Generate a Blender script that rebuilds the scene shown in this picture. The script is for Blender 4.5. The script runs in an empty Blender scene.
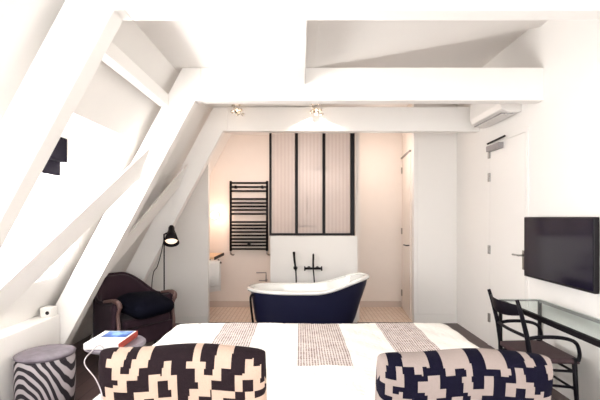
import bpy, bmesh, math, random
from mathutils import Vector, Matrix
random.seed(7)
PI = math.pi
R = math.radians
COL = bpy.context.scene.collection
SC = bpy.context.scene

# ------------------------------------------------------------------ camera
F = 420.0
cd = bpy.data.cameras.new('camera'); cam = bpy.data.objects.new('camera', cd); COL.objects.link(cam)
cam.location = (0, 0, 1.5); cam.rotation_euler = (PI / 2, 0, 0)
cd.sensor_width = 36; cd.lens = F / 600 * 36; cd.shift_y = 17 / 600; cd.clip_start = 0.05
SC.camera = cam
# ------------------------------------------------------------------ world (bright overcast sky)
w = bpy.data.worlds.new('world'); SC.world = w; w.use_nodes = True
bg = w.node_tree.nodes['Background']
bg.inputs[0].default_value = (0.98, 0.985, 1.0, 1); bg.inputs[1].default_value = 4.0
# ------------------------------------------------------------------ daylight through the dormers, plus added rear fill
def area(name, loc, target, sx, sy, power, color=(1, 1, 1)):
    l = bpy.data.lights.new(name, 'AREA'); l.shape = 'RECTANGLE'; l.size = sx; l.size_y = sy
    l.energy = power; l.color = color
    o = bpy.data.objects.new(name, l); COL.objects.link(o); o.location = loc
    o.rotation_euler = (Vector(target) - Vector(loc)).to_track_quat('-Z', 'Y').to_euler()
    return o
area('daylight_dormer', (-2.6, 3.0, 1.5), (0.2, 3.2, 2.7), 1.5, 1.1, 190, (1, 0.985, 0.97))
area('daylight_dormer', (-2.6, 0.9, 1.6), (0.2, 1.6, 2.8), 1.8, 1.1, 14, (1, 0.985, 0.97))
area('rear_fill_light', (0.2, -1.5, 1.5), (0.2, 1.5, 2.6), 3.2, 1.9, 52, (1, 0.98, 0.96))  # added fill light from behind the camera, outside the added rear window
def point(name, loc, power, color, radius=0.04):
    l = bpy.data.lights.new(name, 'POINT'); l.energy = power; l.color = color; l.shadow_soft_size = radius
    o = bpy.data.objects.new(name, l); COL.objects.link(o); o.location = loc; return o
SC.view_settings.view_transform = 'Standard'; SC.view_settings.look = 'None'
SC.view_settings.gamma = 1.0; SC.view_settings.use_curve_mapping = False
SC.view_settings.exposure = 0.22

# ------------------------------------------------------------------ helpers
def lin(c):
    c = c / 255.0
    return c / 12.92 if c <= 0.04045 else ((c + 0.055) / 1.055) ** 2.4
def rgb(r, g, b): return (lin(r), lin(g), lin(b), 1)
def mat(name, col, rough=0.5, metal=0.0, var=0.04, scale=6.0, bump=0.0, bscale=60.0, emit=0.0, coat=0.0, sheen=0.0, spec=0.5):
    m = bpy.data.materials.new(name); m.use_nodes = True
    nt = m.node_tree; N = nt.nodes; L = nt.links; p = N['Principled BSDF']
    p.inputs['Roughness'].default_value = rough; p.inputs['Metallic'].default_value = metal
    p.inputs['Specular IOR Level'].default_value = spec; p.inputs['Coat Weight'].default_value = coat; p.inputs['Sheen Weight'].default_value = sheen
    tc = N.new('ShaderNodeTexCoord')
    no = N.new('ShaderNodeTexNoise'); no.inputs['Scale'].default_value = scale; no.inputs['Detail'].default_value = 4
    L.new(tc.outputs['Object'], no.inputs['Vector'])
    mx = N.new('ShaderNodeMix'); mx.data_type = 'RGBA'
    mx.inputs['A'].default_value = tuple(c * (1 - var) for c in col[:3]) + (1,)
    mx.inputs['B'].default_value = tuple(min(1, c * (1 + var)) for c in col[:3]) + (1,)
    L.new(no.outputs['Fac'], mx.inputs['Factor']); L.new(mx.outputs['Result'], p.inputs['Base Color'])
    if bump:
        n2 = N.new('ShaderNodeTexNoise'); n2.inputs['Scale'].default_value = bscale
        L.new(tc.outputs['Object'], n2.inputs['Vector'])
        b = N.new('ShaderNodeBump'); b.inputs['Strength'].default_value = bump; b.inputs['Distance'].default_value = 0.01
        L.new(n2.outputs['Fac'], b.inputs['Height']); L.new(b.outputs['Normal'], p.inputs['Normal'])
    if emit:
        p.inputs['Emission Color'].default_value = col; p.inputs['Emission Strength'].default_value = emit
    return m
M = {}
M['wall'] = mat('white_plaster', rgb(240, 237, 233), 0.75, var=0.01, bump=0.05, bscale=30)
M['beam'] = mat('white_painted_timber', rgb(243, 240, 236), 0.55, var=0.015, bump=0.15, bscale=9)
M['ceil'] = mat('white_ceiling_paint', rgb(240, 236, 232), 0.8, var=0.01)
M['peach'] = mat('warm_bathroom_plaster', rgb(247, 238, 230), 0.6, var=0.02)
M['door'] = mat('white_door_paint', rgb(240, 237, 233), 0.4, var=0.01)
M['black'] = mat('black_metal', rgb(12, 8, 15), 0.45, 0.0, var=0.1, spec=0.25)
M['blackwood'] = mat('black_stained_wood', rgb(14, 10, 20), 0.5, var=0.15, bump=0.1, spec=0.2)
M['chrome'] = mat('brushed_chrome', rgb(170, 168, 165), 0.25, 1.0)
M['navy'] = mat('navy_enamel', rgb(24, 26, 52), 0.4, var=0.05, spec=0.3)
M['enamel'] = mat('white_enamel', rgb(246, 246, 242), 0.12, var=0.005, coat=0.4)
M['acwhite'] = mat('white_plastic', rgb(236, 232, 228), 0.35, var=0.01)
M['grey'] = mat('grey_plastic', rgb(150, 145, 145), 0.5)
M['screen'] = mat('dark_screen_glass', rgb(24, 20, 36), 0.12, var=0.05)
M['velvet'] = mat('brown_velvet', rgb(52, 34, 44), 0.8, var=0.3, scale=9, bump=0.2, sheen=0.1, spec=0.2)
M['trimwood'] = mat('carved_brown_wood', rgb(110, 84, 80), 0.45, var=0.2)
M['navycloth'] = mat('dark_navy_cloth', rgb(10, 11, 24), 0.9, var=0.2, bump=0.3, spec=0.1)
M['quilt'] = mat('white_quilt', rgb(240, 236, 230), 0.9, var=0.02, bump=0.5, bscale=35)
M['mattress'] = mat('white_mattress', rgb(235, 232, 228), 0.9)
M['cream'] = mat('cream_weave', rgb(196, 170, 152), 0.9, var=0.06, scale=90, bump=0.3, bscale=250)
M['stone'] = mat('warm_grey_weave', rgb(152, 138, 132), 0.9, var=0.06, scale=90, bump=0.3, bscale=250)
M['brownw'] = mat('dark_brown_weave', rgb(38, 28, 32), 0.9, spec=0.1, var=0.15, scale=90, bump=0.3, bscale=250)
M['navyw'] = mat('dark_navy_weave', rgb(16, 14, 32), 0.9, spec=0.1, var=0.15, scale=90, bump=0.3, bscale=250)
M['tabletop'] = mat('pale_grey_lacquer', rgb(128, 120, 130), 0.35)
M['paper'] = mat('white_paper', rgb(240, 238, 236), 0.5, var=0.01)
M['red'] = mat('red_cloth_spine', rgb(160, 60, 46), 0.6, var=0.12, scale=40)
M['cable'] = mat('white_rubber', rgb(190, 180, 184), 0.4)
M['oak'] = mat('pale_oak', rgb(222, 188, 150), 0.5, var=0.12, scale=12)
M['towel'] = mat('white_terry', rgb(244, 240, 236), 0.95, bump=0.6, bscale=120)
M['bulb'] = mat('lit_bulb', (1, 0.72, 0.48, 1), 0.5, emit=7)
M['bulb2'] = mat('lit_lamp_glass', (1, 0.80, 0.60, 1), 0.5, emit=9)
M['blind'] = mat('black_blind_fabric', rgb(18, 14, 24), 0.9, spec=0.1)
M['seat'] = mat('woven_brown_seat', rgb(78, 58, 62), 0.8, var=0.25, scale=70, bump=0.4, bscale=200)
M['shadein'] = mat('white_shade_lining', rgb(250, 225, 205), 0.6)

def wood_floor():
    m = bpy.data.materials.new('dark_plank_floor'); m.use_nodes = True
    nt = m.node_tree; N = nt.nodes; L = nt.links; p = N['Principled BSDF']; p.inputs['Roughness'].default_value = 0.45
    tc = N.new('ShaderNodeTexCoord'); mp = N.new('ShaderNodeMapping'); mp.inputs['Rotation'].default_value = (0, 0, PI / 2)
    br = N.new('ShaderNodeTexBrick'); br.inputs['Scale'].default_value = 1.0
    br.inputs['Brick Width'].default_value = 1.6; br.inputs['Row Height'].default_value = 0.14; br.inputs['Mortar Size'].default_value = 0.003
    br.inputs['Color1'].default_value = rgb(92, 74, 72); br.inputs['Color2'].default_value = rgb(78, 62, 62); br.inputs['Mortar'].default_value = rgb(36, 28, 30)
    L.new(tc.outputs['Object'], mp.inputs['Vector']); L.new(mp.outputs['Vector'], br.inputs['Vector']); L.new(br.outputs['Color'], p.inputs['Base Color'])
    return m
def tile_floor():
    m = bpy.data.materials.new('small_beige_mosaic'); m.use_nodes = True
    nt = m.node_tree; N = nt.nodes; L = nt.links; p = N['Principled BSDF']; p.inputs['Roughness'].default_value = 0.5
    tc = N.new('ShaderNodeTexCoord')
    br = N.new('ShaderNodeTexBrick'); br.inputs['Scale'].default_value = 1.0; br.offset = 0.0
    br.inputs['Brick Width'].default_value = 0.06; br.inputs['Row Height'].default_value = 0.06; br.inputs['Mortar Size'].default_value = 0.006
    br.inputs['Color1'].default_value = rgb(246, 228, 212); br.inputs['Color2'].default_value = rgb(238, 216, 198); br.inputs['Mortar'].default_value = rgb(214, 190, 172)
    L.new(tc.outputs['Object'], br.inputs['Vector']); L.new(br.outputs['Color'], p.inputs['Base Color'])
    return m
def glass(name, col, transp=0.85, rough=0.02):
    m = bpy.data.materials.new(name); m.use_nodes = True
    nt = m.node_tree; N = nt.nodes; L = nt.links; N.remove(N['Principled BSDF'])
    t = N.new('ShaderNodeBsdfTransparent'); t.inputs[0].default_value = col
    g = N.new('ShaderNodeBsdfGlossy'); g.inputs['Roughness'].default_value = rough
    mx = N.new('ShaderNodeMixShader'); mx.inputs[0].default_value = 1 - transp
    L.new(t.outputs[0], mx.inputs[1]); L.new(g.outputs[0], mx.inputs[2]); L.new(mx.outputs[0], N['Material Output'].inputs[0])
    return m
def reeded():
    m = bpy.data.materials.new('reeded_glass'); m.use_nodes = True
    nt = m.node_tree; N = nt.nodes; L = nt.links; N.remove(N['Principled BSDF'])
    tc = N.new('ShaderNodeTexCoord')
    wv = N.new('ShaderNodeTexWave'); wv.wave_type = 'BANDS'; wv.bands_direction = 'X'; wv.inputs['Scale'].default_value = 16
    L.new(tc.outputs['Object'], wv.inputs['Vector'])
    t = N.new('ShaderNodeBsdfTransparent'); t.inputs[0].default_value = (0.95, 0.93, 0.93, 1)
    d = N.new('ShaderNodeBsdfTranslucent'); d.inputs[0].default_value = rgb(244, 238, 234)
    d2 = N.new('ShaderNodeBsdfPrincipled'); d2.inputs['Base Color'].default_value = rgb(238, 232, 230); d2.inputs['Roughness'].default_value = 0.3
    b = N.new('ShaderNodeBump'); b.inputs['Strength'].default_value = 0.4; b.inputs['Distance'].default_value = 0.01
    L.new(wv.outputs['Fac'], b.inputs['Height']); L.new(b.outputs['Normal'], d2.inputs['Normal'])
    a = N.new('ShaderNodeMixShader'); a.inputs[0].default_value = 0.5; L.new(d.outputs[0], a.inputs[1]); L.new(d2.outputs[0], a.inputs[2])
    mr = N.new('ShaderNodeMapRange'); mr.inputs['To Min'].default_value = 0.3; mr.inputs['To Max'].default_value = 0.55
    L.new(wv.outputs['Fac'], mr.inputs['Value'])
    mx = N.new('ShaderNodeMixShader'); L.new(mr.outputs[0], mx.inputs[0]); L.new(t.outputs[0], mx.inputs[1]); L.new(a.outputs[0], mx.inputs[2])
    L.new(mx.outputs[0], N['Material Output'].inputs[0])
    return m
def stripes(name, c1, c2, sx, sy, thr=0.55):
    """irregular printed line pattern: thin broken lines both ways"""
    m = bpy.data.materials.new(name); m.use_nodes = True
    nt = m.node_tree; N = nt.nodes; L = nt.links; p = N['Principled BSDF']; p.inputs['Roughness'].default_value = 0.9
    tc = N.new('ShaderNodeTexCoord'); outs = []
    for dirn, sc in (('X', sx), ('Y', sy)):
        wv = N.new('ShaderNodeTexWave'); wv.bands_direction = dirn; wv.inputs['Scale'].default_value = sc
        wv.inputs['Distortion'].default_value = 1.5; wv.inputs['Detail'].default_value = 2; wv.inputs['Detail Scale'].default_value = 3
        L.new(tc.outputs['Object'], wv.inputs['Vector']); outs.append(wv.outputs['Fac'])
    hm = N.new('ShaderNodeMapRange'); hm.inputs['To Min'].default_value = 0.55; L.new(outs[1], hm.inputs['Value'])
    mn = N.new('ShaderNodeMath'); mn.operation = 'MULTIPLY'
    L.new(outs[0], mn.inputs[0]); L.new(hm.outputs[0], mn.inputs[1])
    no = N.new('ShaderNodeTexNoise'); no.inputs['Scale'].default_value = 25; L.new(tc.outputs['Object'], no.inputs['Vector'])
    mu = N.new('ShaderNodeMath'); mu.operation = 'MULTIPLY_ADD'; mu.inputs[1].default_value = 1.0
    L.new(mn.outputs[0], mu.inputs[0]); L.new(no.outputs['Fac'], mu.inputs[2])
    cr = N.new('ShaderNodeMapRange'); cr.inputs['From Min'].default_value = thr - 0.2; cr.inputs['From Max'].default_value = thr + 0.35
    L.new(mu.outputs[0], cr.inputs['Value'])
    mx = N.new('ShaderNodeMix'); mx.data_type = 'RGBA'; mx.inputs['A'].default_value = c1; mx.inputs['B'].default_value = c2
    L.new(cr.outputs[0], mx.inputs['Factor']); L.new(mx.outputs['Result'], p.inputs['Base Color'])
    return m
def zebra():
    m = bpy.data.materials.new('zebra_stripe_fabric'); m.use_nodes = True
    nt = m.node_tree; N = nt.nodes; L = nt.links; p = N['Principled BSDF']; p.inputs['Roughness'].default_value = 0.8
    tc = N.new('ShaderNodeTexCoord')
    wv = N.new('ShaderNodeTexWave'); wv.wave_type = 'RINGS'; wv.rings_direction = 'Y'; wv.inputs['Scale'].default_value = 11
    wv.inputs['Distortion'].default_value = 2.2; wv.inputs['Detail'].default_value = 0; wv.inputs['Detail Scale'].default_value = 1.2
    mp = N.new('ShaderNodeMapping'); mp.inputs['Location'].default_value = (0.05, 0, 0.02); mp.inputs['Scale'].default_value = (1, 1, 0.45)
    L.new(tc.outputs['Object'], mp.inputs['Vector']); L.new(mp.outputs['Vector'], wv.inputs['Vector'])
    cr = N.new('ShaderNodeMapRange'); cr.inputs['From Min'].default_value = 0.42; cr.inputs['From Max'].default_value = 0.62
    L.new(wv.outputs['Fac'], cr.inputs['Value'])
    mx = N.new('ShaderNodeMix'); mx.data_type = 'RGBA'; mx.inputs['A'].default_value = rgb(40, 34, 42); mx.inputs['B'].default_value = rgb(190, 182, 186)
    L.new(cr.outputs[0], mx.inputs['Factor']); L.new(mx.outputs['Result'], p.inputs['Base Color'])
    return m
def cover_picture():
    m = bpy.data.materials.new('blue_cover_print'); m.use_nodes = True
    nt = m.node_tree; N = nt.nodes; L = nt.links; p = N['Principled BSDF']; p.inputs['Roughness'].default_value = 0.35
    tc = N.new('ShaderNodeTexCoord'); no = N.new('ShaderNodeTexNoise'); no.inputs['Scale'].default_value = 14; no.inputs['Detail'].default_value = 5
    L.new(tc.outputs['Object'], no.inputs['Vector']); cr = N.new('ShaderNodeValToRGB')
    cr.color_ramp.elements[0].position = 0.38; cr.color_ramp.elements[0].color = rgb(20, 44, 100)
    cr.color_ramp.elements[1].position = 0.62; cr.color_ramp.elements[1].color = rgb(130, 165, 210)
    e = cr.color_ramp.elements.new(0.5); e.color = rgb(36, 84, 160)
    L.new(no.outputs['Fac'], cr.inputs['Fac']); L.new(cr.outputs['Color'], p.inputs['Base Color'])
    return m
M['floor'] = wood_floor(); M['tile'] = tile_floor(); M['glass'] = glass('window_glass', (1, 1, 1, 1), 0.94)
M['deskglass'] = glass('desk_glass', (0.93, 0.97, 0.96, 1), 0.92); M['reeded'] = reeded()
M['crystal'] = mat('clear_crystal', rgb(240, 232, 220), 0.05, 0.7, var=0.02)
M['patch'] = stripes('grey_line_patch', rgb(214, 203, 198), rgb(132, 114, 110), 19, 9, 0.92)
M['zebra'] = zebra(); M['cover'] = cover_picture()

def link(name, bm, m, parent=None, smooth=False, bevel=0, sub=0):
    bmesh.ops.recalc_face_normals(bm, faces=bm.faces)
    me = bpy.data.meshes.new(name); bm.to_mesh(me); bm.free()
    for mm in (m if isinstance(m, (list, tuple)) else [m]): me.materials.append(mm)
    o = bpy.data.objects.new(name, me); COL.objects.link(o)
    if parent is not None: o.parent = parent
    if smooth:
        for p in me.polygons: p.use_smooth = True
    if bevel:
        b = o.modifiers.new('bevel', 'BEVEL'); b.width = bevel; b.segments = 2; b.limit_method = 'ANGLE'; b.angle_limit = R(40)
    if sub:
        s = o.modifiers.new('sub', 'SUBSURF'); s.levels = sub; s.render_levels = sub
    return o
def thing(name, label, cat, loc=(0, 0, 0), rz=0, group=None):
    o = bpy.data.objects.new(name, None); COL.objects.link(o); o.location = loc; o.rotation_euler = (0, 0, rz)
    o['label'] = label; o['category'] = cat; o.empty_display_size = 0.1
    if group: o['group'] = group
    return o
def tag(o, label, cat, group=None):
    o['label'] = label; o['category'] = cat
    if group: o['group'] = group
    return o
def struct(o): o['kind'] = 'structure'; return o
def box(bm, x0, x1, y0, y1, z0, z1, mi=0):
    v = [bm.verts.new(p) for p in ((x0, y0, z0), (x1, y0, z0), (x1, y1, z0), (x0, y1, z0), (x0, y0, z1), (x1, y0, z1), (x1, y1, z1), (x0, y1, z1))]
    for f in ((0, 3, 2, 1), (4, 5, 6, 7), (0, 1, 5, 4), (1, 2, 6, 5), (2, 3, 7, 6), (3, 0, 4, 7)):
        fc = bm.faces.new([v[i] for i in f]); fc.material_index = mi
    return bm
def B(x0, x1, y0, y1, z0, z1): return box(bmesh.new(), x0, x1, y0, y1, z0, z1)
def prism(bm, pts, a, b, axis='Y'):
    """polygon pts (2d) extruded from a to b along an axis. Y: pts=(x,z); X: pts=(y,z); Z: pts=(x,y)"""
    def mk(p, t):
        return {'Y': (p[0], t, p[1]), 'X': (t, p[0], p[1]), 'Z': (p[0], p[1], t)}[axis]
    v0 = [bm.verts.new(mk(p, a)) for p in pts]; v1 = [bm.verts.new(mk(p, b)) for p in pts]
    bm.faces.new(v0[::-1]); bm.faces.new(v1); n = len(pts)
    for i in range(n): bm.faces.new((v0[i], v0[(i + 1) % n], v1[(i + 1) % n], v1[i]))
    return bm
def hexa(bm, a, b):
    """two 4-point rings joined into a solid"""
    va = [bm.verts.new(p) for p in a]; vb = [bm.verts.new(p) for p in b]
    bm.faces.new(va[::-1]); bm.faces.new(vb)
    for i in range(4): bm.faces.new((va[i], va[(i + 1) % 4], vb[(i + 1) % 4], vb[i]))
    return bm
def tube(bm, pts, r, seg=10, closed=False, flat=1.0):
    pts = [Vector(p) for p in pts]; n = len(pts); rings = []
    rr = r if isinstance(r, (list, tuple)) else [r] * n
    up = None
    for i, p in enumerate(pts):
        if closed: d = pts[(i + 1) % n] - pts[i - 1]
        else: d = pts[min(i + 1, n - 1)] - pts[max(i - 1, 0)]
        d.normalize()
        if up is None:
            up = Vector((0, 0, 1)) if abs(d.z) < 0.9 else Vector((0, 1, 0))
        s = d.cross(up)
        if s.length < 1e-4: s = d.cross(Vector((1, 0, 0)))
        s.normalize(); up = s.cross(d).normalized()
        rings.append([bm.verts.new(p + s * math.cos(2 * PI * k / seg) * rr[i] * flat + up * math.sin(2 * PI * k / seg) * rr[i]) for k in range(seg)])
    for i in range(n if closed else n - 1):
        a, b = rings[i], rings[(i + 1) % n]
        for k in range(seg): bm.faces.new((a[k], a[(k + 1) % seg], b[(k + 1) % seg], b[k]))
    if not closed: bm.faces.new(rings[0][::-1]); bm.faces.new(rings[-1])
    return bm
def T(pts, r, seg=10, **k): return tube(bmesh.new(), pts, r, seg, **k)
def lathe(bm, prof, cx=0, cy=0, cz=0, seg=24, cap=True):
    rings = []
    for r, z in prof:
        if r < 1e-5: rings.append([bm.verts.new((cx, cy, cz + z))])
        else: rings.append([bm.verts.new((cx + r * math.cos(2 * PI * k / seg), cy + r * math.sin(2 * PI * k / seg), cz + z)) for k in range(seg)])
    for a, b in zip(rings, rings[1:]):
        for k in range(seg):
            k2 = (k + 1) % seg
            if len(a) == 1 and len(b) == 1: continue
            if len(a) == 1: bm.faces.new((a[0], b[k2], b[k]))
            elif len(b) == 1: bm.faces.new((a[k], a[k2], b[0]))
            else: bm.faces.new((a[k], a[k2], b[k2], b[k]))
    if cap:
        if len(rings[0]) > 1: bm.faces.new(rings[0][::-1])
        if len(rings[-1]) > 1: bm.faces.new(rings[-1])
    return bm
def spline(pts, n=8):
    pts = [Vector(p) for p in pts]; out = []
    for i in range(len(pts) - 1):
        p0 = pts[max(i - 1, 0)]; p1 = pts[i]; p2 = pts[i + 1]; p3 = pts[min(i + 2, len(pts) - 1)]
        for k in range(n):
            t = k / n
            out.append(0.5 * ((2 * p1) + (p2 - p0) * t + (2 * p0 - 5 * p1 + 4 * p2 - p3) * t * t + (3 * p1 - p0 - 3 * p2 + p3) * t ** 3))
    out.append(pts[-1]); return out
def xform(bm, mtx): bmesh.ops.transform(bm, matrix=mtx, verts=bm.verts); return bm
def smooth01(t): t = max(0, min(1, t)); return t * t * (3 - 2 * t)

# ================================================================== room shell
WR = 2.22                      # right wall
RX = lambda z: -1.15 - (2.86 - z) * 0.53      # sloping roof on the left
YB, YP, Y0 = 7.0, 5.94, -1.3
struct(link('floor', B(-2.9, WR + .1, Y0, YP, -0.1, 0), M['floor']))
struct(link('floor', B(-2.9, WR + .1, YP, YB + .1, -0.1, 0.002), M['tile']))
ceil_z = lambda x: 2.86 + max(0, x - 0.13) * 0.19
bm = bmesh.new(); prism(bm, [(-1.3, 2.86), (0.13, 2.86), (WR + .1, ceil_z(WR + .1)), (WR + .1, 3.6), (-1.3, 3.6)], Y0, 3.88, 'Y')
struct(link('ceiling', bm, M['ceil']))
bm = bmesh.new(); prism(bm, [(-1.3, 2.86), (0.13, 2.87), (WR + .1, ceil_z(WR + .1) + .07), (WR + .1, 3.6), (-1.3, 3.6)], 3.881, YB + .1, 'Y')
struct(link('ceiling', bm, M['ceil']))
struct(link('wall_right', B(WR, WR + .1, Y0, YB + .1, 0, 3.6), M['wall']))
# rear wall behind the camera, its wide window added to let in fill light
bm = bmesh.new(); box(bm, -2.9, -1.4, Y0 - .1, Y0, 0, 3.4); box(bm, 1.9, WR + .1, Y0 - .1, Y0, 0, 3.4)
box(bm, -1.4, 1.9, Y0 - .1, Y0, 0, 0.8); box(bm, -1.4, 1.9, Y0 - .1, Y0, 2.7, 3.4)
struct(link('wall_rear', bm, M['wall']))
bm = bmesh.new()
for x in (-1.4, -.3, .8, 1.86): box(bm, x, x + .04, Y0 - .07, Y0 - .03, .8, 2.7)
box(bm, -1.4, 1.9, Y0 - .07, Y0 - .03, .8, .84); box(bm, -1.4, 1.9, Y0 - .07, Y0 - .03, 2.66, 2.7)
w4 = struct(link('window_3', bm, M['door']))  # frame of the window added for the rear fill
# left roof slope with two dormer openings
D1 = (2.32, 3.72); D0 = (-0.2, 1.95); ZS, ZH = 0.97, 2.19
def slope(bm, ya, yb, za, zb, th=0.12):
    prism(bm, [(RX(za), za), (RX(zb), zb), (RX(zb) - th, zb), (RX(za) - th, za)], ya, yb, 'Y')
bm = bmesh.new()
slope(bm, Y0, 3.85, ZH, 3.0); slope(bm, Y0, 3.85, 0, ZS)
slope(bm, Y0, D0[0], ZS, ZH); slope(bm, D0[1], D1[0], ZS, ZH); slope(bm, D1[1], 3.85, ZS, ZH)
slope(bm, 3.85, YB + .1, 0, 3.0)
struct(link('wall_left', bm, M['wall']))
for i, (a, b) in enumerate((D1, D0)):
    bm = bmesh.new()      # dormer: cheeks and flat ceiling
    xw = RX(ZS) - .02
    for y in (a - .042, b + .002): prism(bm, [(xw, ZS), (RX(ZH) - .02, ZH), (xw, ZH)], y, y + .04, 'Y')
    box(bm, xw - .1, RX(ZH) - .05, a - .04, b + .04, ZH + .002, ZH + .06)
    struct(link('trim_%d' % (i + 1), bm, M['wall']))
    bm = bmesh.new(); f = .05
    box(bm, xw - .06, xw, a, b, ZS - .02, ZS + f); box(bm, xw - .06, xw, a, b, ZH - f, ZH)
    n = 3
    for k in range(n + 1):
        y = a + (b - a - f) * k / n; box(bm, xw - .06, xw, y, y + f, ZS + f, ZH - f)
    wn = struct(link('window_%d' % (i + 1), bm, M['door']))
    link('pane', B(xw - .035, xw - .03, a, b, ZS + f, ZH - f), M['glass'], wn)
# ledge under the dormers
struct(link('trim_3', B(-2.6, -2.17, Y0, 3.80, 0, 0.62), M['wall'], bevel=.006))
# bathroom: back wall, side walls, partitions
struct(link('wall_back', B(-2.6, WR + .1, YB, YB + .1, 0, 3.4), M['peach']))
bm = bmesh.new()
hexa(bm, [(1.61, YP + .1, 0), (1.75, YP + .1, 0), (1.75, YB, 0), (1.70, YB, 0)], [(1.61, YP + .1, 3.3), (1.75, YP + .1, 3.3), (1.75, YB, 3.3), (1.70, YB, 3.3)])
struct(link('wall_bathroom_right', bm, M['peach']))
struct(link('wall_bathroom_left', B(-1.95, -1.85, YP + .1, YB, 0, 2.9), M['peach']))
struct(link('wall_partition_left', B(-2.8, -1.30, YP, YP + .1, 0, 2.86), M['wall']))
struct(link('wall_partition_right', B(1.61, WR, YP, YP + .1, 0, 3.3), M['wall']))
struct(link('wall_partition_low', B(-.42, .81, YP, YP + .12, 0, 1.23), M['wall'], bevel=.004))
struct(link('wall_shower_side', B(.80, .86, YP + .13, YB, 0, 2.9), M['peach']))
# baseboards and seams
struct(link('baseboard_left', B(-2.6, -1.302, YP - .015, YP, 0, .10), M['door'], bevel=.003))
struct(link('baseboard_right', B(1.612, WR, YP - .012, YP, 0, .13), M['door'], bevel=.003))
struct(link('baseboard_back', B(-1.85, .80, YB - .015, YB, 0, .10), mat('beige_skirting_tile', rgb(216, 200, 190), .4)))
struct(link('baseboard_bathroom', B(.86, 1.68, YB - .015, YB, 0, .10), mat('beige_skirting_tile', rgb(216, 200, 190), .4)))
struct(link('trim_4', B(-1.30, 1.61, YP - .03, YP + .02, -.01, .006), mat('dark_threshold', rgb(60, 46, 46), .5)))

# doors ------------------------------------------------------------
d1 = struct(link('door_1', B(WR - .012, WR - .001, 4.12, 4.90, .01, 2.33), M['door'], bevel=.003))
fr = bmesh.new(); box(fr, WR - .010, WR, 4.905, 4.95, 0, 2.38); box(fr, WR - .010, WR, 4.07, 4.115, 0, 2.38); box(fr, WR - .010, WR, 4.115, 4.905, 2.335, 2.38)
link('door_frame', fr, M['door'], d1)
for z in (2.23, 1.96, 1.12, .33): link('hinge', B(WR - .03, WR - .012, 4.865, 4.905, z - .05, z + .05), M['chrome'], d1, bevel=.002)
hb = T([(WR - .012, 4.15, 1.12), (WR - .06, 4.15, 1.12), (WR - .06, 4.17, 1.12), (WR - .06, 4.27, 1.12)], .009)
link('door_handle', hb, M['chrome'], d1, smooth=True)
link('lock_plate', B(WR - .018, WR - .012, 4.13, 4.165, .98, 1.17), M['chrome'], d1, bevel=.002)
dc = link('door_closer', B(WR - .07, WR - .012, 4.55, 4.86, 2.25, 2.315), M['grey'], d1, bevel=.006)
link('closer_arm', T([(WR - .05, 4.86, 2.345), (WR - .05, 4.45, 2.36)], .011), M['black'], d1)
hx = lambda y: 1.61 + (y - YP - .1) * .09 / .96
d2 = struct(link('door_2', hexa(bmesh.new(), [(hx(6.14) - .012, 6.14, .01), (hx(6.14), 6.14, .01), (hx(6.92), 6.92, .01), (hx(6.92) - .012, 6.92, .01)],
    [(hx(6.14) - .012, 6.14, 2.45), (hx(6.14), 6.14, 2.45), (hx(6.92), 6.92, 2.45), (hx(6.92) - .012, 6.92, 2.45)]), M['peach']))
link('door_frame', hexa(bmesh.new(), [(hx(6.1) - .03, 6.1, 2.455), (hx(6.1), 6.1, 2.455), (hx(6.94), 6.94, 2.455), (hx(6.94) - .03, 6.94, 2.455)],
    [(hx(6.1) - .03, 6.1, 2.475), (hx(6.1), 6.1, 2.475), (hx(6.94), 6.94, 2.475), (hx(6.94) - .03, 6.94, 2.475)]), M['grey'], d2)
for z in (2.26, 1.27, .26): link('hinge', B(hx(6.88) - .03, hx(6.88) - .012, 6.87, 6.90, z - .05, z + .05), M['chrome'], d2)
link('door_handle', T([(hx(6.2) - .012, 6.2, 1.08), (hx(6.2) - .06, 6.2, 1.08), (hx(6.2) - .06, 6.34, 1.08)], .009), M['black'], d2)
d3 = struct(link('door_3', B(1.66, 2.17, YP - .008, YP, .135, 2.6), M['door'], bevel=.002))

# ================================================================== roof timbers
def rafter_pts(off=0):     # inner profile of a sloping post in x,z
    return [(-0.955, 2.56), (-1.225, 2.56), (-2.60, 0.0), (-2.33, 0.0)]
def rafter(y, label):
    bm = bmesh.new()
    top = (-0.955, 2.56); k = 0.535
    pts = [(-0.955 - (2.56 - 0) * k, 0), (-0.955, 2.56), (-.90, 2.56), (-.90, 2.86), (-1.07, 2.86), (-0.955 - .275 - (2.56) * k, 0)]
    prism(bm, pts, y, y + .12, 'Y')
    return tag(link('rafter', bm, M['beam'], bevel=.006), label, 'beam')
rafter(2.15, 'broad white sloping rafter nearest the camera, crossing the upper left')
rafter(3.82, 'long bright white sloping rafter in front of the brown armchair')
rafter(5.19, 'farthest white sloping rafter, behind the floor lamp beside the bathroom opening')
def tie(y, label):
    return tag(link('tie_beam', B(-.90, WR, y, y + .12, 2.56, 2.86), M['beam'], bevel=.006), label, 'beam')
tie(2.15, 'white horizontal beam closest to the camera along the very top')
tie(3.82, 'wide white horizontal beam across the ceiling in front of the air conditioner')
tie(5.19, 'farther white horizontal beam carrying the crystal spotlights, above the glass screen')
tag(link('ceiling_joist', B(-.10, .045, 2.275, 3.815, 2.70, 2.855), M['beam'], bevel=.005),
    'short white joist running lengthwise under the ceiling into the wide beam', 'beam')
def brace(yo, label):
    a = Vector((-2.07, 2.42 + yo, .67)); b = Vector((-1.40, 3.80 + yo, 1.99))
    if yo > 1.2: b = Vector((-1.42, 5.16, 2.02)); a = Vector((-2.07, 3.97, .72))
    n = Vector((-.88, 0, -.47)) * .05; wv = Vector((.06, -.02, .14))
    bm = bmesh.new(); hexa(bm, [a - wv, a + wv, a + wv + n, a - wv + n], [b - wv, b + wv, b + wv + n, b - wv + n])
    return tag(link('wind_brace', bm, M['beam'], bevel=.004), label, 'beam')
brace(0, 'white diagonal brace crossing below the bright dormer window')
brace(1.37, 'white diagonal brace on the roof slope above the brown armchair')
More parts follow.
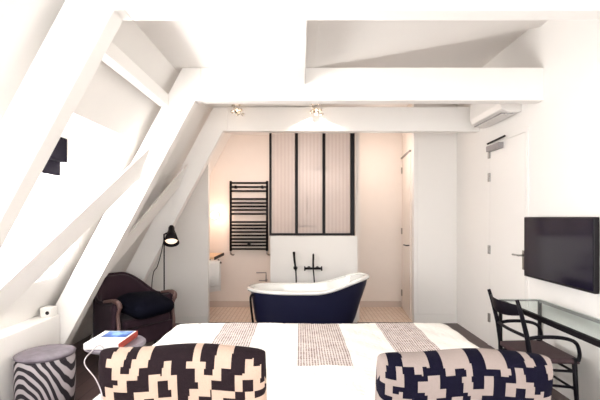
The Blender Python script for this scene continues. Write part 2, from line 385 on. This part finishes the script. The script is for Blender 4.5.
tag(link('purlin', B(-1.27, -1.19, 2.275, 3.81, 2.50, 2.61), M['beam'], bevel=.005), 'white lengthwise purlin high on the roof slope above the dormer window', 'beam')

# ================================================================== bed
BX0, BX1, BY0, BY1 = -1.005, 1.20, 1.30, 3.41
bed = thing('bed', 'wide double bed with white mattress under the quilt in the foreground', 'bed', ((BX0 + BX1) / 2, (BY0 + BY1) / 2, 0))
cx, cy = bed.location.x, bed.location.y
link('bed_base', B(-1.06, 1.06, -1.0, .96, .08, .34), M['velvet'], bed, bevel=.02)
link('mattress', B(-1.08, 1.08, -1.03, 1.0, .34, .605), M['mattress'], bed, bevel=.05)
for sx in (-1, 1):
    for sy in (-1, 1): link('leg', B(sx * .98 - .03, sx * .98 + .03, sy * .9 - .03, sy * .9 + .03, 0, .08), M['blackwood'], bed)
# quilt
def quilt():
    bm = bmesh.new(); hw, hl = (BX1 - BX0) / 2, (BY1 - BY0) / 2
    nx, ny = 150, 110; g = []
    drop = .37; ztop = .64; cr = .10
    def place(u, v):
        # u,v in arc coordinates measured from the centre; beyond the edge the cloth turns down
        def fold(t, h):
            s = 1 if t >= 0 else -1; a = abs(t); r = .07
            if a <= h - r: return s * a, 0
            q = a - (h - r)
            if q <= r * PI / 2: an = q / r; return s * (h - r + r * math.sin(an)), r * (1 - math.cos(an))
            return s * (h + .005 * smooth01((q - .11) / .2)), r + (q - r * PI / 2)
        x, dx = fold(u, hw); y, dy = fold(v, hl)
        if v < 0: dy = min(dy, 0) if False else dy
        # rounded plan corners
        ex = max(0, abs(x) - (hw - cr)); ey = max(0, y - (hl - cr))
        if ex > 0 and ey > 0:
            d = math.hypot(ex, ey)
            m = max(ex, ey); x = math.copysign(hw - cr + ex * m / d, x); y = hl - cr + ey * m / d
        dz = min(max(dx, dy), drop)
        wob = .004 * math.sin(u * 23 + v * 3) * math.sin(v * 19) + .005 * math.sin(u * 5 + 1) * math.sin(v * 4)
        quiltz = .0035 * abs(math.sin(u * 70)) ** .5
        return (x, y, ztop - dz + wob + quiltz - .002)
    U = hw + .30; V = hl + .30
    for j in range(ny + 1):
        row = []
        for i in range(nx + 1):
            u = -U + 2 * U * i / nx; v = -hl + (V + hl) * j / ny
            row.append(bm.verts.new(place(u, v)))
        g.append(row)
    cxw = (BX0 + BX1) / 2; cyw = (BY0 + BY1) / 2
    for j in range(ny):
        for i in range(nx):
            f = bm.faces.new((g[j][i], g[j][i + 1], g[j + 1][i + 1], g[j + 1][i]))
            c = f.calc_center_median(); wx = c.x + cxw; wy = c.y + cyw
            for a, b, ya in ((-.60, -.33, 1.9), (-.02, .30, 2.40), (.60, .90, 1.9)):
                if a < wx < b and ya < wy < 3.36 and c.z > .61: f.material_index = 1
    o = link('quilt', bm, [M['quilt'], M['patch']], smooth=True)
    o.location = (cxw, cyw, 0)
    s = o.modifiers.new('solid', 'SOLIDIFY'); s.thickness = .012; s.offset = 1
    return o
tag(quilt(), 'white quilt with grey-lined printed squares spread over the bed', 'quilt')

# cushions -----------------------------------------------------------
ROWS_L = [   # cream spans in pixels 0..170, from the top row down
    [(18, 32), (42, 56), (98, 106), (121, 138)],
    [(16, 31), (41, 56), (99, 106), (120, 137)],
    [(11, 29), (38, 54), (70, 78), (93, 112), (120, 136), (150, 158)],
    [(18, 27), (36, 45), (68, 77), (101, 110), (119, 127), (150, 166)],
    [(18, 44), (56, 84), (101, 127), (140, 166)],
    [(24, 33), (56, 64), (74, 84), (105, 118), (140, 148), (158, 165)],
    [(10, 33), (56, 64), (74, 84), (95, 118), (140, 148), (158, 170)],
    [(10, 20), (40, 64), (84, 104), (118, 140), (150, 160)],
    [(0, 20), (40, 50), (60, 84), (94, 104), (118, 128), (150, 170)]]
ROWS_R = [
    [(0, 9), (24, 48), (62, 88), (104, 124), (145, 153), (168, 176)],
    [(0, 9), (23, 49), (62, 89), (104, 125), (144, 154), (168, 176)],
    [(0, 6), (15, 21), (33, 41), (64, 72), (83, 90), (117, 127), (131, 140), (164, 175)],
    [(0, 5), (15, 23), (46, 57), (79, 88), (100, 109), (131, 142), (165, 174)],
    [(0, 23), (36, 58), (80, 90), (100, 109), (122, 149)],
    [(5, 12), (36, 64), (80, 109), (122, 131), (141, 150)],
    [(5, 22), (46, 64), (88, 99), (122, 131), (141, 160)],
    [(12, 30), (46, 54), (70, 99), (110, 122), (150, 172)],
    [(0, 30), (54, 70), (90, 99), (110, 140), (160, 172)]]
def cushion(name, rows, wpx, W, H, TH, mats, tilt, taper=0.0):
    bm = bmesh.new(); nu, nv = 130, 110; rings = []
    for i in range(nu + 1):
        u = -1 + 2 * i / nu; u = math.sin(u * PI / 2) * .25 + u * .75
        e = (1 - abs(u) ** 7) ** (1 / 3.2) if abs(u) < 1 else 0
        e = max(e, .02); ring = []
        hh = H / 2 * (.86 + .14 * e) if e > .3 else H / 2 * (.86 + .14 * e) * (.5 + .5 * e / .3)
        for k in range(nv):
            a = 2 * PI * k / nv; c, s = math.cos(a), math.sin(a)
            y = math.copysign(abs(c) ** .9, c) * TH / 2 * e; z = math.copysign(abs(s) ** .6, s) * hh
            x = u * W / 2 * (1 - taper * max(0, -z / (H / 2)) if u > 0 else 1)
            z += .008 * math.sin(u * 4 + 1) * (1 if z > 0 else 0)
            ring.append(bm.verts.new((x, y, z + H / 2)))
        rings.append(ring)
    nr = len(rows)
    for i in range(nu):
        for k in range(nv):
            f = bm.faces.new((rings[i][k], rings[i][(k + 1) % nv], rings[i + 1][(k + 1) % nv], rings[i + 1][k]))
            c = f.calc_center_median(); px = (c.x / W + .5) * wpx
            t = (H - c.z) / H
            r = (0 if t < .03 else 1 if t < .08 else min(nr - 1, 2 + int((t - .08) / .072))) if c.y < 0.03 else (0 if t < .03 else min(nr - 1, 1 + int(t / .072)))
            f.material_index = 1 if any(a <= px <= b for a, b in rows[r]) else 0
    bm.faces.new(rings[0]); bm.faces.new(rings[-1][::-1])
    xform(bm, Matrix.Rotation(tilt, 4, 'X'))
    return link(name, bm, mats, smooth=True)
c1 = cushion('cushion', ROWS_L, 170, .645, .33, .16, [M['brownw'], M['cream']], R(10))
c1.location = (-.455, 1.69, .669); tag(c1, 'long cushion in brown and cream stepped pattern on the left side of the bed', 'cushion', 'patterned cushions on the bed')
c2 = cushion('cushion', ROWS_R, 176, .665, .31, .18, [M['navyw'], M['stone']], R(12), .12)
c2.location = (.632, 1.68, .672); tag(c2, 'long cushion in navy and stone stepped pattern on the right side of the bed', 'cushion', 'patterned cushions on the bed')

# ================================================================== bathtub
tub = thing('bathtub', 'freestanding slipper bathtub, navy outside and white inside, at the foot of the bed', 'bathtub', (.105, 5.28, 0))
def tub_ring(zf, sc_l, sc_r, sc_y, seg=64, dz=0, cxo=0):
    out = []
    for k in range(seg):
        a = 2 * PI * k / seg; c, s = math.cos(a), math.sin(a)
        hx_ = .765 * (sc_r if c > 0 else sc_l)
        x = math.copysign(abs(c) ** .85, c) * hx_; y = math.copysign(abs(s) ** .75, s) * .37 * sc_y
        xr = math.copysign(abs(c) ** .85, c) * .765
        rim = .600 + .165 * smooth01((xr - .05) / .75) ** 1.1 + .012 * smooth01((-xr - .3) / .45)
        out.append((x + cxo, y, .10 + (rim - .10) * zf + dz))
    return out
def loft(levels, cap_bottom=True, seg=64):
    bm = bmesh.new(); rings = [[bm.verts.new(p) for p in tub_ring(*lv)] for lv in levels]
    for a, b in zip(rings, rings[1:]):
        for k in range(seg): bm.faces.new((a[k], a[(k + 1) % seg], b[(k + 1) % seg], b[k]))
    if cap_bottom: bm.faces.new(rings[0][::-1])
    return bm
link('tub_body', loft([(0, .70, .62, .60), (.06, .80, .70, .74), (.25, .87, .77, .83), (.55, .90, .85, .88), (.85, .93, .94, .92), (1, .945, .965, .935)]), M['navy'], tub, smooth=True)
link('tub_basin', loft([(.14, .66, .52, .52), (.2, .78, .64, .68), (.45, .85, .76, .78), (.8, .88, .88, .84), (1, .90, .93, .89)]), M['enamel'], tub, smooth=True)
bm = bmesh.new(); rp = [tub_ring(1, a, a, b, 64, dz) for a, b, dz in ((.90, .88, .0), (.91, .89, .014), (.95, .94, .022), (.985, .985, .018), (1.0, 1.0, .0), (.99, .99, -.018), (.94, .93, -.012))]
rr = [[bm.verts.new(p) for p in r] for r in rp]
for a, b in zip(rr, rr[1:] + rr[:1]):
    for k in range(64): bm.faces.new((a[k], a[(k + 1) % 64], b[(k + 1) % 64], b[k]))
link('rim', bm, M['enamel'], tub, smooth=True)
for sx in (-.42, .38):
    for sy in (-.16, .16):
        link('foot', lathe(bmesh.new(), [(.035, 0), (.04, .02), (.025, .05), (.04, .115)], sx, sy, 0, 14), M['black'], tub, smooth=True)
link('overflow_pipe', T(spline([(-.66, -.20, .56), (-.695, -.20, .55), (-.70, -.20, .45), (-.655, -.20, .10), (-.62, -.20, .02)]), .014), M['black'], tub, smooth=True)

# wall taps on the low partition
mx_ = thing('bath_mixer_tap', 'black wall-mounted bath mixer with two cross handles and tall spout behind the tub', 'tap', (.185, YP, .78))
link('tap_body', T([(-.10, -.07, 0), (.10, -.07, 0)], .016), M['black'], mx_, smooth=True)
for s in (-1, 1):
    link('wall_flange', T([(s * .06, 0, 0), (s * .06, -.07, 0)], [.026, .014]), M['black'], mx_)
    h = bmesh.new(); tube(h, [(s * .10, -.07, 0), (s * .125, -.07, 0)], .018)
    for a in range(4): tube(h, [(s * .118, -.07, 0), (s * .118, -.07 + .032 * math.cos(a * PI / 2), .032 * math.sin(a * PI / 2))], .009, 8)
    link('handle', h, M['black'], mx_, smooth=True)
link('spout', T(spline([(.0, -.07, -.01), (0, -.075, .09), (0, -.08, .165), (0, -.11, .20), (0, -.135, .17), (0, -.135, .13)]), .013), M['black'], mx_, smooth=True)
link('hose', T(spline([(.0, -.08, -.01), (.01, -.09, -.12), (.02, -.16, -.27), (.03, -.22, -.30)]), .009), M['black'], mx_, smooth=True)
hs = thing('hand_shower', 'slim black hand shower on a wall hook left of the mixer tap', 'shower', (-.065, YP, .78))
link('wall_hook', T([(0, 0, 0), (0, -.08, 0)], [.03, .02]), M['black'], hs)
link('shower_wand', T([(.006, -.08, -.03), (0, -.085, .03), (-.012, -.09, .12), (-.02, -.10, .235)], [.012, .013, .015, .018]), M['black'], hs, smooth=True)
link('hose', T(spline([(.006, -.08, -.03), (.012, -.09, -.16), (.015, -.14, -.28), (.02, -.22, -.31)]), .009), M['black'], hs, smooth=True)

# glass screen ---------------------------------------------------------
gs = thing('glass_screen', 'black steel framed screen with three reeded glass panes above the low white wall', 'window', (.17, YP + .05, 1.235))
gx0, gx1, gz1 = -.608, .608, 1.62
bm = bmesh.new(); box(bm, gx0, gx0 + .032, -.02, .02, 0, gz1); box(bm, gx1 - .062, gx1, -.025, .025, 0, gz1)
box(bm, gx0 + .032, gx1 - .062, -.02, .02, 0, .035); box(bm, gx0 + .032, gx1 - .062, -.02, .02, gz1 - .03, gz1)
link('frame', bm, M['black'], gs, bevel=.002)
m1, m2 = (296.5 - 300) / 70.7 - .17, (324 - 300) / 70.7 - .17
for m_ in (m1, m2): link('mullion', B(m_ - .021, m_ + .021, -.02, .02, .035, gz1 - .03), M['black'], gs, bevel=.002)
for a, b in ((gx0 + .032, m1 - .021), (m1 + .021, m2 - .021), (m2 + .021, gx1 - .062)):
    link('pane', B(a, b, -.004, .004, .035, gz1 - .03), M['reeded'], gs)
rs = thing('rain_shower', 'blurred round shower head on an arm seen through the glass screen', 'shower', (.32, 6.98, 2.25))
link('arm', T([(0, 0, .05), (0, -.38, .05)], .012), M['black'], rs)
link('shower_head', lathe(bmesh.new(), [(.02, .05), (.12, .02), (.13, 0), (0, 0)], 0, -.38, 0), M['black'], rs)
sm = thing('shower_mixer', 'dark shower valve on the wall behind the reeded glass', 'tap', (.12, 6.98, 1.35))
link('valve_bar', T([(-.14, -.05, 0), (.14, -.05, 0)], .022), M['black'], sm)
for s in (-1, 1): link('wall_flange', T([(s * .09, 0, 0), (s * .09, -.05, 0)], .02), M['black'], sm)
link('riser_pipe', T([(0, -.05, 0), (0, -.05, .5)], .01), M['black'], sm)

# towel radiator -------------------------------------------------------
tr = thing('towel_radiator', 'tall black ladder towel radiator on the bathroom back wall', 'radiator', (-.843, YB, 0))
sR = 420 / 6.93; zy = lambda y: 1.5 - (y - 217) / sR
for s in (-1, 1): link('upright', T([(s * .30, -.07, zy(251)), (s * .30, -.07, zy(181))], .02, 12), M['black'], tr, smooth=True)
for y in (183, 187, 191, 199, 203, 206.5, 210, 214, 222, 225.3, 228.5, 232, 235.5, 239, 242.3, 245.5, 249):
    link('rail', T([(-.30, -.07, zy(y)), (.30, -.07, zy(y))], .016, 8), M['black'], tr, smooth=True)
for x, y in ((-.22, 187), (.22, 187), (0, 244)): link('bracket', T([(x, 0, zy(y)), (x, -.085, zy(y))], .026, 10), M['black'], tr)
for s in (-1, 1): link('valve', T(spline([(s * .30, -.07, zy(251)), (s * .30, -.07, zy(253.5)), (s * .30 + .03, -.05, zy(255)), (s * .30 + .04, 0, zy(255))]), .013), M['chrome'], tr)
# toilet roll holder
th = thing('toilet_roll_holder', 'small chrome toilet roll holder low on the wall behind the left end of the tub', 'holder', (-.58, YB, .45))
link('stand_bar', T([(.02, -.06, 0), (.02, -.06, .13), (-.14, -.06, .13)], .010), M['grey'], th)
link('wall_flange', T([(.02, 0, 0), (.02, -.06, 0)], .02), M['grey'], th)
link('lower_bar', T([(.02, -.06, 0), (-.10, -.06, 0)], .008), M['grey'], th)

# vanity, towel, wall lamp ----------------------------------------------
vc = thing('vanity_counter', 'pale wooden washstand counter with dark edge at the left of the bathroom', 'counter', (-1.85, 6.45, 0))
link('countertop', B(0, .60, -.33, .40, .885, .915), M['oak'], vc, bevel=.004)
link('edge_band', B(.60, .612, -.33, .40, .875, .918), M['blackwood'], vc)
link('towel_rail', T([(.66, -.325, .875), (.72, -.40, .84), (.10, -.40, .84), (.10, -.325, .89)], .010), M['black'], vc)
link('drawer_box', B(0, .40, -.36, .38, .60, .884), M['trimwood'], vc, bevel=.004)
def towel():
    bm = bmesh.new(); n = 14; rows = []
    prof = [(-.034, -.33), (-.034, -.15), (-.032, -.02), (-.014, .026), (.014, .028), (.034, -.01), (.038, -.15), (.040, -.30), (.038, -.42)]
    for j in range(n + 1):
        v = -.13 + .26 * j / n; row = []
        for x, z in prof: row.append(bm.verts.new((x + .006 * math.sin(v * 40) * (-z), v, z * (1 + .03 * math.sin(v * 11)))))
        rows.append(row)
    for a, b in zip(rows, rows[1:]):
        for k in range(len(prof) - 1): bm.faces.new((a[k], a[k + 1], b[k + 1], b[k]))
    o = link('hand_towel', bm, M['towel'], smooth=True); s = o.modifiers.new('s', 'SOLIDIFY'); s.thickness = .012; s.offset = 1
    o.location = (-1.28, 6.05, .835); o.rotation_euler = (0, 0, PI / 2); return o
tag(towel(), 'white hand towel hanging from the rail of the washstand counter', 'towel')
wl = thing('wall_lamp', 'glowing round wall lamp beside the bathroom opening', 'lamp', (-1.40, 6.98, 1.53))
link('back_plate', T([(0, .02, 0), (0, -.03, 0)], .05, 20), M['chrome'], wl)
link('lamp_globe', lathe(bmesh.new(), [(.0, -.06)] + [(.06 * math.sin(PI * k / 10), -.06 * math.cos(PI * k / 10)) for k in range(1, 10)] + [(0, .06)], 0, -.09, 0), M['bulb2'], wl, smooth=True)
point('wall_lamp_light', (-1.36, 6.75, 1.53), 3, (1, .62, .46), .06)
point('bathroom_ceiling_light', (1.15, 6.2, 2.35), 6.5, (1, .85, .76), .08)
point('shower_ceiling_light', (.2, 6.45, 2.15), 6, (1, .93, .88), .08)
point('bathroom_left_ceiling_light', (-.8, 6.3, 2.0), 6, (1, .78, .66), .08)

# spotlights on the farther tie beam --------------------------------------
def crystal_spot(px, label):
    x = (px - 300) / 81
    t = thing('crystal_spotlight', label, 'lamp', (x, 5.19, 2.80), 0, 'crystal spotlights on the far beam')
    link('mount_plate', T([(0, 0, 0), (0, -.02, 0)], .035, 16), M['chrome'], t)
    link('stem', T([(0, -.02, 0), (0, -.07, 0)], .008), M['chrome'], t)
    for (dx, dz) in ((-.05, .06), (.03, .07), (-.06, -.02), (.05, .0), (0, -.05), (-.03, .02), (.07, -.05)):
        b = bmesh.new(); bmesh.ops.create_icosphere(b, subdivisions=1, radius=.022)
        xform(b, Matrix.Translation((dx, -.08, dz))); link('crystal', b, M['crystal'], t)
    b = bmesh.new(); bmesh.ops.create_icosphere(b, subdivisions=2, radius=.014); xform(b, Matrix.Translation((0, -.08, .0)))
    link('bulb', b, M['bulb'], t)
    point('crystal_spot_light', (x, 4.75, 2.62), 1.3, (1, .86, .76), .05)
    return x
crystal_spot(238, 'small crystal spotlight near the left end of the far white beam')
xs = crystal_spot(316, 'small crystal spotlight above the glass screen, casting a pale arc on the beam')
sl = bpy.data.lights.new('spotlight_beam', 'SPOT'); sl.energy = 9; sl.color = (1, .85, .7); sl.spot_size = R(125); sl.spot_blend = .05; sl.shadow_soft_size = .005
so = bpy.data.objects.new('spotlight_beam', sl); COL.objects.link(so); so.location = (xs, 5.06, 2.77); so.rotation_euler = (R(12), 0, 0)

# ================================================================== air conditioner
ac = thing('air_conditioner', 'white wall-mounted air conditioner high on the right wall between the beams', 'air conditioner', (WR, 4.575, 2.55))
bm = bmesh.new(); prism(bm, [(0, .01), (-.12, 0), (-.20, .035), (-.22, .09), (-.22, .25), (-.20, .295), (0, .295)], -.37, .37, 'Y')
link('casing', bm, M['acwhite'], ac, bevel=.006)
vs_ = link('vent_slot', B(-.19, -.06, -.33, .33, -.004, .004), M['grey'], ac)
for x in (-.17, -.135, -.10, -.07): link('louvre', B(x - .011, x + .011, -.33, .33, -.014, -.006), M['acwhite'], vs_)
link('end_screw', T([(-.03, -.38, .12), (-.03, -.37, .12)], .008), M['black'], ac)

# ================================================================== television
tv = thing('television', 'black flat-screen television on a bracket on the right wall above the desk', 'television', (2.10, 3.46, 1.225))
tvc = link('casing', B(-.005, .035, -.47, .47, -.275, .275), M['black'], tv, bevel=.006)
link('screen', B(-.008, -.004, -.458, .458, -.255, .265), M['screen'], tvc)
link('wall_bracket', B(.035, .118, -.12, .12, -.1, .1), M['black'], tv)
link('side_module', B(.03, .06, .45, .50, -.17, .10), M['black'], tv, bevel=.003)

# ================================================================== desk
dk = thing('console_desk', 'narrow glass-topped console desk with black metal frame along the right wall', 'desk', (2.0, 3.0, 0))
link('glass_top', B(-.18, .20, -.85, .85, .742, .752), M['deskglass'], dk, bevel=.002)
link('front_rail', B(-.18, -.150, -.85, .85, .705, .742), M['black'], dk)
link('wall_rail', B(.18, .20, -.85, .85, .722, .742), M['grey'], dk)
for s in (-1, 1): link('end_rail', B(-.155, .18, s * .85 - .012, s * .85 + .012, .730, .742), M['grey'], dk)
for sx in (-.168, .19):
    for s in (-1, 1): link('leg', B(sx - .012, sx + .012, s * .838 - .012, s * .838 + .012, 0, .73), M['black'], dk)

# ================================================================== desk chair
ch = thing('desk_chair', 'black wooden armchair with brown woven seat pulled up to the glass desk', 'chair', (1.66, 3.39, 0))
# local: +x towards the desk
def stile(y): return T([(-.03 + .10, y, 0), (.075, y, .22), (.07, y, .43), (.045, y, .60), (.0, y, .78), (-.03, y, .875)], [.015, .018, .019, .018, .016, .014], 10)
link('back_leg', stile(.235), M['blackwood'], ch, smooth=True); link('back_leg', stile(-.235), M['blackwood'], ch, smooth=True)
bm = bmesh.new(); n = 12; ra, rb = [], []
for k in range(n + 1):
    t = -1 + 2 * k / n; y = .235 * t; x = -.012 - .055 * (1 - t * t)
    dip = .035 * (1 - t * t)
    ra.append([(x - .008, y, .845 - .01), (x + .008, y, .845 - .01), (x + .030, y, .76 - dip), (x + .014, y, .76 - dip)])
vs = [[bm.verts.new(p) for p in q] for q in ra]
for a, b in zip(vs, vs[1:]):
    for k in range(4): bm.faces.new((a[k], a[(k + 1) % 4], b[(k + 1) % 4], b[k]))
bm.faces.new(vs[0][::-1]); bm.faces.new(vs[-1])
link('backrest', bm, M['blackwood'], ch, smooth=True, bevel=.004)
link('back_rail', T(spline([(.05, -.235, .595), (.02, 0, .60), (.05, .235, .595)]), .013), M['blackwood'], ch, smooth=True)
for s in (-1, 1):
    link('armrest', T(spline([(.05, s * .235, .585), (.15, s * .245, .60), (.30, s * .25, .595), (.40, s * .25, .56), (.43, s * .25, .48), (.42, s * .25, .42)]), .014, 10), M['blackwood'], ch, smooth=True)
    link('front_leg', T([(.40, s * .235, .44), (.41, s * .24, .2), (.42, s * .245, 0)], [.018, .017, .013]), M['blackwood'], ch, smooth=True)
    link('stretcher', T([(.075, s * .235, .25), (.41, s * .24, .22)], .010), M['blackwood'], ch)
    link('stretcher', T([(.075, s * .235, .36), (.40, s * .24, .34)], .010), M['blackwood'], ch)
for z in (.20, .33): link('stretcher', T([(.41, -.24, z), (.41, .24, z)], .010), M['blackwood'], ch)
bm = bmesh.new(); n = 10; g = []
for i in range(n + 1):
    row = []
    for j in range(n + 1):
        u, v = -1 + 2 * i / n, -1 + 2 * j / n
        row.append(bm.verts.new((.245 + .185 * u, .25 * v * (.95 + .05 * u), .435 - .016 * (1 - u * u) * (1 - v * v))))
    g.append(row)
for i in range(n):
    for j in range(n): bm.faces.new((g[i][j], g[i + 1][j], g[i + 1][j + 1], g[i][j + 1]))
o = link('seat', bm, M['seat'], ch, smooth=True); s = o.modifiers.new('s', 'SOLIDIFY'); s.thickness = .035; s.offset = -1

# ================================================================== bergere armchair
ar = thing('armchair', 'brown velvet tub armchair with carved trim under the sloping roof', 'armchair', (-1.87, 4.61, 0), R(-35))
# local: +x faces the room, back at -x
def shell_pt(th, r_off=0.0):
    # th from -1 (near arm front) to 1 (far arm front)
    a = th * R(128)
    ca, sa = math.cos(a), math.sin(a)
    rx, ry = .33 + r_off, .365 + r_off
    if abs(a) < PI / 2: return (-rx * ca, ry * sa)
    return (min(.30, (abs(a) - PI / 2) * .44), math.copysign(ry, a))
def shell_h(th):
    t = abs(th)
    return .62 + .225 * (1 - smooth01((t - .10) / .62)) + (.03 * smooth01((t - .80) / .2))
bm = bmesh.new(); n = 48; secs = []
for k in range(n + 1):
    th = -1 + 2 * k / n; xo, yo = shell_pt(th, .0); xi, yi = shell_pt(th, -.075); h = shell_h(th)
    xm, ym = (xo + xi) / 2, (yo + yi) / 2
    secs.append([(xo, yo, .16), (xo * 1.01, yo * 1.02, .40), (xo, yo, h - .03), (xm, ym, h), (xi, yi, h - .03), (xi * .97, yi * .97, .40), (xi, yi, .16)])
vs = [[bm.verts.new(p) for p in q] for q in secs]
for a, b in zip(vs, vs[1:]):
    for k in range(7): bm.faces.new((a[k], a[(k + 1) % 7], b[(k + 1) % 7], b[k]))
bm.faces.new(vs[0][::-1]); bm.faces.new(vs[-1])
link('backrest', bm, M['velvet'], ar, smooth=True)
tp = []
for k in range(n + 1):
    th = -1 + 2 * k / n; xo, yo = shell_pt(th, -.02); tp.append((xo, yo, shell_h(th) + .005))
link('top_trim', T(tp, .017, 8), M['velvet'], ar, smooth=True)
for s in (-1, 1):
    link('arm_trim', T(spline([(.10, s * .345, shell_h(.85) + .01), (.24, s * .345, shell_h(.95) + .015), (.33, s * .34, .65), (.345, s * .33, .60), (.31, s * .33, .52), (.33, s * .33, .36), (.34, s * .33, .22)]), [.020] * 10 + [.024] * 15 + [.018] * 24, 10), M['trimwood'], ar, smooth=True)
bm = bmesh.new(); prism(bm, [(-.24, -.28), (.33, -.325), (.33, .325), (-.24, .28)], .17, .36, 'Z'); link('seat_base', bm, M['velvet'], ar, bevel=.02)
bm = bmesh.new(); prism(bm, [(-.22, -.24), (.35, -.285), (.35, .285), (-.22, .24)], .36, .46, 'Z'); link('seat', bm, M['velvet'], ar, bevel=.035)
for sx, sy in ((.29, .29), (.29, -.29), (-.2, .22), (-.2, -.22)):
    link('leg', lathe(bmesh.new(), [(.014, 0), (.022, .05), (.018, .10), (.03, .17)], sx, sy, 0, 12), M['trimwood'], ar, smooth=True)
def blob(name, sx, sy, sz, m, p=2.6, loc=(0, 0, 0), rot=(0, 0, 0)):
    bm = bmesh.new(); nu, nv = 40, 24
    rows = []
    for j in range(nv + 1):
        ph = -PI / 2 + PI * j / nv; row = []
        for i in range(nu):
            a = 2 * PI * i / nu
            f = lambda v, e: math.copysign(abs(v) ** e, v)
            e = 2 / p
            x = f(math.cos(ph), .8) * f(math.cos(a), e * .7); y = f(math.cos(ph), .8) * f(math.sin(a), e * .7); z = f(math.sin(ph), 1.0)
            z *= 1 + .06 * math.sin(x * 5 + y * 3)
            row.append(bm.verts.new((x * sx, y * sy, z * sz)))
        rows.append(row)
    for a, b in zip(rows, rows[1:]):
        for i in range(nu): bm.faces.new((a[i], a[(i + 1) % nu], b[(i + 1) % nu], b[i]))
    bmesh.ops.remove_doubles(bm, verts=bm.verts, dist=1e-5)
    o = link(name, bm, m, smooth=True); o.location = loc; o.rotation_euler = rot; return o
tag(blob('throw_cushion', .25, .255, .115, M['navycloth'], 3, (-1.645, 4.445, .577), (0, R(8), R(-35))), 'dark navy cushion lying on the brown armchair', 'cushion')

# ================================================================== floor lamp
fl = thing('floor_lamp', 'black floor lamp with lit cone shade beside the armchair', 'lamp', (-1.64, 5.07, 0))
link('base', lathe(bmesh.new(), [(.12, 0), (.12, .015), (.02, .03), (0, .03)], 0, 0, 0), M['black'], fl, smooth=False)
link('pole', T([(0, 0, .02), (0, 0, 1.24)], .008), M['black'], fl)
sh = bmesh.new(); lathe(sh, [(.024, .13), (.032, .11), (.034, .075), (.05, .03), (.082, -.085), (.078, -.085), (.046, .028), (.03, .07), (0, .07)], 0, 0, 0, 24, False)
lathe(sh, [(.0, .14), (.024, .13)], 0, 0, 0, 24, False)
xf = Matrix.Translation((.10, -.04, 1.27)) @ Matrix.Rotation(R(-36), 4, 'X') @ Matrix.Rotation(R(-10), 4, 'Y') @ Matrix.Scale(1.12, 4)
lsh = link('lamp_shade', xform(sh, xf), M['black'], fl, smooth=True)
link('swivel_joint', T([(0, 0, 1.22), (.0, -.005, 1.29), (.05, -.02, 1.31)], .010), M['black'], fl)
bl = lathe(bmesh.new(), [(.0, -.085), (.03, -.080), (.06, -.06), (.066, -.05), (.04, .0), (0, .02)], 0, 0, 0, 24, False)
link('bulb', xform(bl, xf), mat('warm_lit_bulb', (1, .78, .60, 1), .5, emit=1.1), lsh, smooth=True)
link('cord', T(spline([(-.005, .0, 1.22), (-.04, .0, 1.05), (-.09, .02, .90), (-.14, .03, .82), (-.16, .03, .60), (-.12, .02, .3), (-.03, .0, .03)]), .005, 6), M['black'], fl)

# ================================================================== bedside table and book
st = thing('side_table', 'round pale grey bedside table on a dark pedestal left of the bed', 'table', (-1.36, 3.10, 0))
link('tabletop', lathe(bmesh.new(), [(.195, .545), (.21, .555), (.21, .570), (.20, .58), (0, .58)], 0, 0, 0, 48), M['tabletop'], st)
link('pedestal', lathe(bmesh.new(), [(.03, .02), (.016, .06), (.016, .5), (.04, .545)], 0, 0, 0, 16), M['black'], st, smooth=True)
link('base', lathe(bmesh.new(), [(.15, 0), (.15, .012), (.03, .025), (0, .025)], 0, 0, 0, 32), M['black'], st)
bk = thing('book', 'white book with blue cover picture and red edge on the bedside table', 'book', (-1.375, 3.07, .581))
bkc = link('cover', B(-.125, .118, -.165, .165, 0, .042), M['paper'], bk, bevel=.004)
link('cover_picture', B(-.085, .105, -.01, .15, .042, .0435), M['cover'], bkc)
link('spine', B(.118, .127, -.165, .165, 0, .043), M['red'], bk, bevel=.002)
cb = link('charging_cable', T(spline([(-.82, 2.05, .675), (-.815, 1.86, .80), (-.80, 1.70, .975), (-.81, 1.62, .975), (-.80, 1.56, .955), (-.745, 1.535, .905), (-.705, 1.50, .85), (-.675, 1.45, .74), (-.65, 1.41, .675)]), .0021, 6), M['cable'], smooth=True)
tag(cb, 'thin white cable trailing over the left end of the brown and cream cushion', 'cable')

# ================================================================== zebra pouf and device
pf = thing('pouf', 'round drum stool in black and white stripes at the left below the ledge', 'stool', (-1.95, 3.22, 0), 0)
link('drum', lathe(bmesh.new(), [(.17, .0), (.195, .02), (.205, .2), (.205, .42), (.195, .45)], 0, 0, 0, 48), M['zebra'], pf, smooth=True)
link('top_cushion', lathe(bmesh.new(), [(.202, .445), (.208, .46), (.18, .472), (.1, .478), (0, .48)], 0, 0, 0, 48), mat('grey_mottled_top', rgb(110, 102, 112), .5, var=.6, scale=14), pf, smooth=True)
dv = thing('table_radio', 'small white box speaker with round dark dial on the window ledge', 'radio', (-2.225, 3.72, .6205))
link('casing', B(-.05, .045, -.05, .05, 0, .085), M['acwhite'], dv, bevel=.008)
link('dial', T([(.018, -.05, .04), (.018, -.056, .04)], .016, 16), M['black'], dv)
# blind in the dormer
bd = thing('roller_blind', 'black roller blind half lowered at the top of the dormer window', 'blind', (-2.10, 3.0, 0))
link('blind_cloth', B(-.01, .0, -.60, .68, 1.86, 2.17), M['blind'], bd)
link('blind_cassette', B(-.02, .05, -.60, .70, 1.98, 2.185), M['blind'], bd, bevel=.004)
